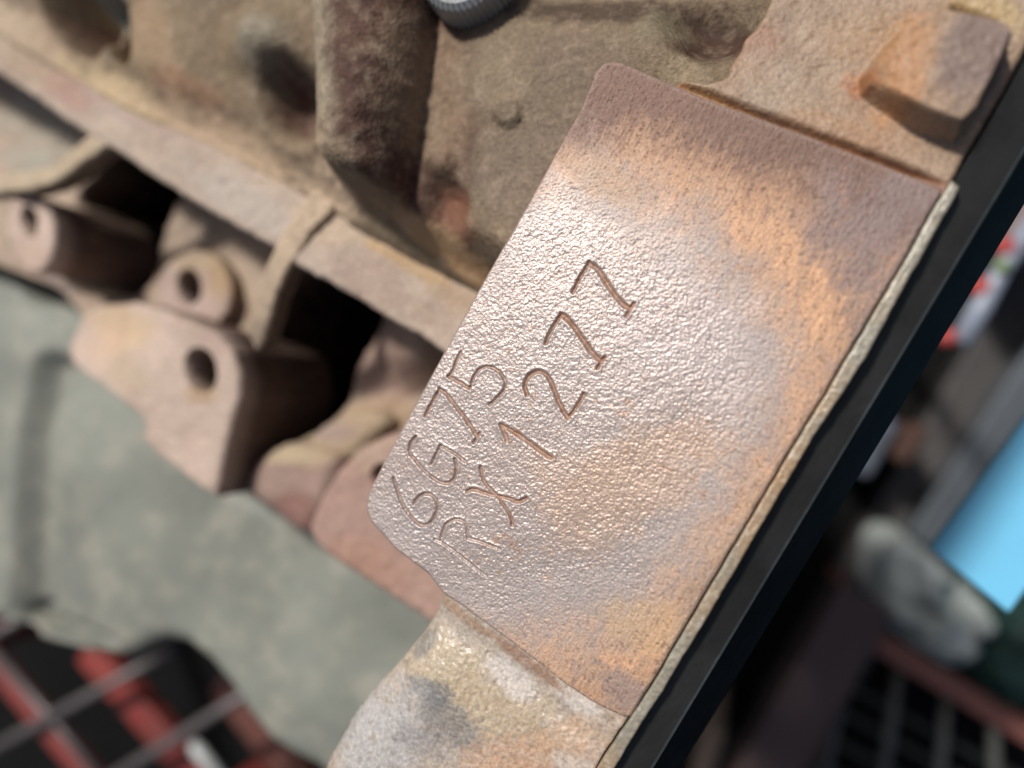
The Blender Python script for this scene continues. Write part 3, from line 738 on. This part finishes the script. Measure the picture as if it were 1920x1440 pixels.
# ================================================================== black rail beside the engine
rail = empty('black_rail', P3(1560, 900, -420))
tag(rail, 'long black steel rail running diagonally along the edge of the engine', 'rail')
def strip_mesh(name, la, za, lb, zb, mat, parent, thick=4.0):
    v = []; f = []; k = len(la)
    for (p, z) in ((la, za), (lb, zb)):
        for q in p:
            w_ = P3(q[0], q[1], z); v.append(tuple(w_))
    for q in list(v): v.append((q[0], q[1], q[2] - thick))
    for i in range(k - 1):
        f.append((i, i + 1, k + i + 1, k + i)); f.append((2 * k + i, 3 * k + i, 3 * k + i + 1, 2 * k + i + 1))
        f.append((i, 2 * k + i, 2 * k + i + 1, i + 1)); f.append((k + i, k + i + 1, 3 * k + i + 1, 3 * k + i))
    f.append((0, k, 3 * k, 2 * k)); f.append((k - 1, 3 * k - 1, 4 * k - 1, 2 * k - 1))
    return mesh_obj(name, v, f, mat, parent, False)
# sloping upper flank, a paler ridge line, lower flank; all straight
RA = P3(1792, 369, -2.2); RB = P3(1146, 1455, -2.2); rd = (RA - RB).normalized(); rs = Vector((rd.y, -rd.x, 0)).normalized()
RA = RA + rd * 120; RB = RB - rd * 60
def flank(name, o0, z0_, o1, z1_, mat, th=4):
    v = []
    for o_, z_ in ((o0, z0_), (o1, z1_), (o1, z1_ - th), (o0, z0_ - th)):
        for e in (RB, RA):
            p = e + rs * o_; v.append((p.x, p.y, z_))
    f = [(0, 1, 3, 2), (2, 3, 5, 4), (4, 5, 7, 6), (6, 7, 1, 0), (0, 2, 4, 6), (1, 7, 5, 3)]
    return mesh_obj(name, v, f, mat, rail, False)
flank('upper_flank', -1.2, -0.9, 4.2, -5.2, M['black'])
flank('ridge', 4.2, -5.05, 4.55, -5.35, plain_mat('paler_black_edge', (.07, .078, .08), .35, .3, 90))
flank('lower_flank', 4.55, -5.6, 10.0, -20, plain_mat('matte_black', (.02, .022, .023), .8, .3, 90, .3, .0003, spec=.1), 14)  # lower flank in a darker, matte black
# ================================================================== ground
gm = plain_mat('shaded_oily_concrete', (.003, .0028, .0028), .9, .5, 9, .5, .004, wear=(.005, .0045, .004), wear_amt=.5, spec=.15)  # oily concrete made near black, standing in for the shade down there
v, f = box_verts(0, 0, -440, 60000, 60000, 40)
tag(mesh_obj('ground', v, f, gm, None, False), kind='structure')

ZB = -418.0
red = plain_mat('red_paint', (.19, .032, .025), .45, .3, 14, .3, .001, wear=(.10, .05, .04), wear_amt=.5)
wire = plain_mat('dull_wire', (.115, .10, .10), .45, .25, 30, .2, .001, metallic=.3)

# ---- red crate under the sump (lower left)
zr = -190
crate = empty('red_steel_crate', P3(150, 1350, ZB))
tag(crate, 'red painted steel crate with grey wires crossing it, below the sump at lower left', 'crate')
def slat(name, a, b, wdt, z, mat, par, thick=10, bev=1.5): return bar(name, P3(a[0], a[1], z), P3(b[0], b[1], z), wdt, thick, mat, par, bev)
slat('slat', (-120, 1110), (330, 1640), 8, zr, red, crate)
slat('slat', (170, 1215), (470, 1560), 15, zr - 12, red, crate)
slat('slat', (-250, 1240), (120, 1680), 18, zr - 25, plain_mat('dark_red_paint', (.16, .03, .025), .5, .3, 14), crate)
slat('slat', (420, 1275), (700, 1640), 16, zr - 40, plain_mat('brown_red_paint', (.12, .045, .035), .5, .3, 14), crate)
for a, b in (((-60, 1430), (330, 1215)), ((160, 1490), (560, 1240)), ((-90, 1230), (60, 1150))):
    tube('wire', [P3(*a, zr + 9), P3((a[0] + b[0]) / 2, (a[1] + b[1]) / 2, zr + 9.5), P3(*b, zr + 9)], 2.8, wire, crate)
tube('wire', [P3(-20, 1215, zr + 6), P3(100, 1350, zr + 6), P3(240, 1520, zr + 6)], 2.2, wire, crate)
tube('rod', [P3(360, 1392, zr + 14), P3(368, 1402, zr + 14), P3(440, 1490, zr + 14)], [1.5, 3.2, 3.2], plain_mat('white_rod', (.38, .40, .39), .4), crate)
for a in ((-100, 1140), (480, 1560), (-240, 1260), (300, 1600)):
    q = P3(*a, zr - 8); v, f = box_verts(q.x, q.y, (zr - 10 + ZB) / 2, 14, 14, abs(ZB - zr + 10)); bevel(mesh_obj('corner_post', v, f, red, crate, False), 1)

# ---- right side: dim things on the floor
dk = plain_mat('dark_brown_steel', (.045, .040, .038), .6, .3, 12, .4, .002)
def beam_thing(name, a, b, wdt, z, mat, label, cat, thick=30):
    o = bar(name, P3(a[0], a[1], z) - Vector((0, 0, thick / 2)), P3(b[0], b[1], z) - Vector((0, 0, thick / 2)), wdt, thick, mat, None, 2)
    return tag(o, label, cat)
beam_thing('steel_beam', (2200, 140), (1330, 1620), 42, -398, dk, 'dark grey steel beam lying diagonally between black rail and blue table', 'beam', 20)
beam_thing('steel_bar', (1625, 1130), (1330, 1640), 24, -250, plain_mat('reddish_brown_steel', (.075, .045, .04), .6, .3, 12, .4, .002), 'short reddish brown bar sloping down beside the wire basket', 'bar', 26)

def prism(name, pts, z0, z1, mat, par, bev=2):
    k = len(pts); v = [(p[0], p[1], z0) for p in pts] + [(p[0], p[1], z1) for p in pts]
    f = [tuple(range(k - 1, -1, -1)), tuple(range(k, 2 * k))] + [(i, (i + 1) % k, k + (i + 1) % k, k + i) for i in range(k)]
    o = mesh_obj(name, v, f, mat, par, False)
    if bev: bevel(o, bev)
    return o
# light blue table top on posts that stand outside the picture
bz = -84
bc = [P3(1745, 1030, bz), P3(1893, 1152, bz), P3(3090, -495, bz), P3(2945, -615, bz)]
bb = empty('blue_table', P3(2150, 900, ZB))
tag(bb, 'bright light blue plastic table top cut off by the right edge', 'table')
blue = plain_mat('light_blue_plastic', (.17, .52, .76), .45, .06, 30, .1, .0005)
prism('table_top', bc, bz - 3, bz, blue, bb, .8)
for p_ in (P3(3060, -490, bz), P3(2950, -585, bz), P3(2900, -420, bz)):
    v, f = box_verts(p_.x, p_.y, (bz - 3 + ZB) / 2, 8, 8, abs(ZB - bz) - 3); mesh_obj('leg', v, f, blue, bb, False)

# crumpled grey cloth
def lump(name, outline, z0, mat, hgt, par=None, seed=0, step=1.6, skirt=None, fil=10, folds=5):
    def h(x, y, px, py, d):
        r1 = 1 - np.abs(fbm(x, y, 22, 2, seed)) * 2.6; r2 = 1 - np.abs(fbm(x, y, 11, 2, seed + 3)) * 2.4
        return z0 + folds * (.9 * r1 + .35 * r2 - .6) + hgt * sstep(0, 25, d) * .4
    return sheet(name, outline, z0, h, mat, par, step=step, skirt=skirt or abs(ZB - z0) - 22, fillet=fil, rows=6)
cloth = plain_mat('grey_cloth', (.55, .60, .56), .85, .25, 30, .5, .003)
tag(lump('cloth_bundle', smooth([(1668, 1062), (1705, 1028), (1748, 1042), (1800, 1090), (1880, 1160), (1872, 1210), (1838, 1262), (1800, 1276), (1740, 1232), (1658, 1178), (1672, 1110)], 2), -300, cloth, 20, seed=4, folds=16), 'crumpled pale grey cloth bundle below the corner of the blue table', 'cloth')
green = plain_mat('dark_green_plastic', (.022, .06, .05), .5, .3, 20)
tag(lump('green_sack', smooth([(1838, 1262), (1870, 1200), (1900, 1140), (1990, 1050), (2100, 1200), (2060, 1380), (1900, 1345), (1850, 1310)], 2), -290, green, 15, seed=8, folds=8), 'dark green sack at the right edge beside the cloth bundle', 'sack')

# wire basket with reddish rim
zk = -270
bask = empty('wire_basket', P3(1750, 1400, ZB))
tag(bask, 'wire basket with a reddish brown rim and grey rods at lower right', 'basket')
rim = plain_mat('rusty_red_rim', (.20, .075, .055), .6, .3, 14, .4, .002)
bar('rim', P3(1625, 1190, zk), P3(2060, 1452, zk), 9, 12, rim, bask, 1.5)
bar('rim', P3(1622, 1192, zk), P3(1440, 1560, zk), 8, 12, plain_mat('dark_rusty_rim', (.07, .035, .03), .6), bask, 1.5)
for a, b in (((1590, 1250), (1520, 1560)), ((1688, 1240), (1640, 1560)), ((1776, 1290), (1752, 1560)), ((1862, 1340), (1868, 1560)), ((1945, 1390), (1985, 1560))):
    tube('wire', [P3(*a, zk - 4), P3(*b, zk - 22)], 2.6, plain_mat('dull_dark_wire', (.085, .085, .075), .5), bask)
for a, b in (((1500, 1290), (1990, 1560)), ((1480, 1340), (1880, 1560)), ((1460, 1390), (1780, 1570)), ((1560, 1268), (2040, 1530))):
    tube('cross_wire', [P3(*a, zk - 70), P3(*b, zk - 70)], 2.2, plain_mat('faint_wire', (.035, .035, .03), .6), bask)
for a in ((1632, 1200), (2050, 1450), (1450, 1550)):
    q = P3(*a, zk); v, f = box_verts(q.x, q.y, (zk - 6 + ZB) / 2, 7, 7, abs(ZB - zk) - 6); mesh_obj('corner_post', v, f, rim, bask, False)

# lilac knob on the rod end
def ball(name, c, r, mat, par=None, seg=20):
    v = []; f = []
    for i in range(1, seg // 2):
        th = math.pi * i / (seg // 2)
        for j in range(seg):
            a = 2 * math.pi * j / seg
            v.append((c[0] + r * math.sin(th) * math.cos(a), c[1] + r * math.sin(th) * math.sin(a), c[2] + r * .8 * math.cos(th)))
    nr = seg // 2 - 1
    for i in range(nr - 1):
        for j in range(seg):
            f.append((i * seg + j, (i + 1) * seg + j, (i + 1) * seg + (j + 1) % seg, i * seg + (j + 1) % seg))
    f.append(tuple(range(seg))); f.append(tuple((nr - 1) * seg + j for j in reversed(range(seg))))
    return mesh_obj(name, v, f, mat, par, True)
ball('rod_end', P3(1584, 1224, zk), 8.5, plain_mat('lilac_plastic', (.14, .13, .17), .5), bask)

# beige boards
beige = plain_mat('beige_board', (.30, .21, .14), .7, .2, 12, .3, .002)
def board(outline, z, label):
    pts = [P3(*p, z) for p in outline]
    return tag(prism('wooden_board', pts, ZB, z, beige, None, 3), label, 'board', None)
board([(1318, 1385), (1345, 1358), (1362, 1380), (1330, 1470), (1290, 1470)], -330, 'narrow pale beige board end beside the black rail')
board([(1445, 1365), (1535, 1430), (1500, 1520), (1380, 1500)], -350, 'wider pale beige board end at the bottom beside the wire basket')

# white handle with red caps
zh = -220
hd = empty('white_handle', P3(1860, 560, ZB))
tag(hd, 'white tube handle with red knobs standing behind the black rail', 'handle')
wm = plain_mat('white_plastic', (.24, .27, .33), .4, .1, 20); rm = plain_mat('red_plastic', (.35, .05, .045), .45, .2, 20)
tube('tube', [P3(1800, 642, zh), P3(1840, 572, zh), P3(1880, 500, zh), P3(1980, 350, zh)], [4.2, 4.2, 3.6, 3], wm, hd)
ball('red_knob', P3(1776, 632, zh + 2), 3.6, rm, hd); ball('red_knob', P3(1836, 538, zh + 2), 4, rm, hd); ball('red_knob', P3(1884, 462, zh + 2), 4, rm, hd)
ball('green_knob', P3(1878, 500, zh + 4), 2.6, plain_mat('lime_plastic', (.16, .22, .07), .5), hd)
q = P3(1850, 555, zh); v, f = box_verts(q.x, q.y, (zh - 5 + ZB) / 2, 6, 6, abs(ZB - zh) - 5); mesh_obj('stand', v, f, M['black'], hd, False)
tag(lump('pink_rag', smooth([(1870, 440), (1900, 370), (1960, 300), (2080, 260), (2100, 400), (1960, 470), (1910, 480)], 2), -300, plain_mat('pink_cloth', (.19, .135, .125), .85, .2, 30), 15, seed=3, folds=6), 'dull pink rag at the right edge behind the white handle', 'rag')
# grey panel beyond the beam
pts = [P3(1700, 1000, -380), P3(2080, 420, -380), P3(2260, 480, -380), P3(1850, 1100, -380)]
tag(prism('grey_panel', pts, ZB, -378, plain_mat('slate_panel', (.06, .07, .08), .5, .2, 10), None, 2), 'slate grey panel lying between the dark beam and the blue table', 'panel')
# small things in the gap
q = P3(1636, 835, -330)
v, f = box_verts(q.x, q.y, -374, 14, 34, 88, -0.5); tag(bevel(mesh_obj('steel_bracket', v, f, plain_mat('blue_grey_steel', (.07, .08, .10), .5), None, False), 3), 'small blue grey steel block in the dark gap beside the rail', 'block')
q = P3(1706, 832, -330)
v, f = box_verts(q.x, q.y, -374, 11, 22, 88, -0.5); tag(bevel(mesh_obj('rusty_block', v, f, plain_mat('rust_orange', (.05, .018, .008), .7), None, False), 3), 'small rusty orange block in the dark gap beside the beam', 'block')
print('built')
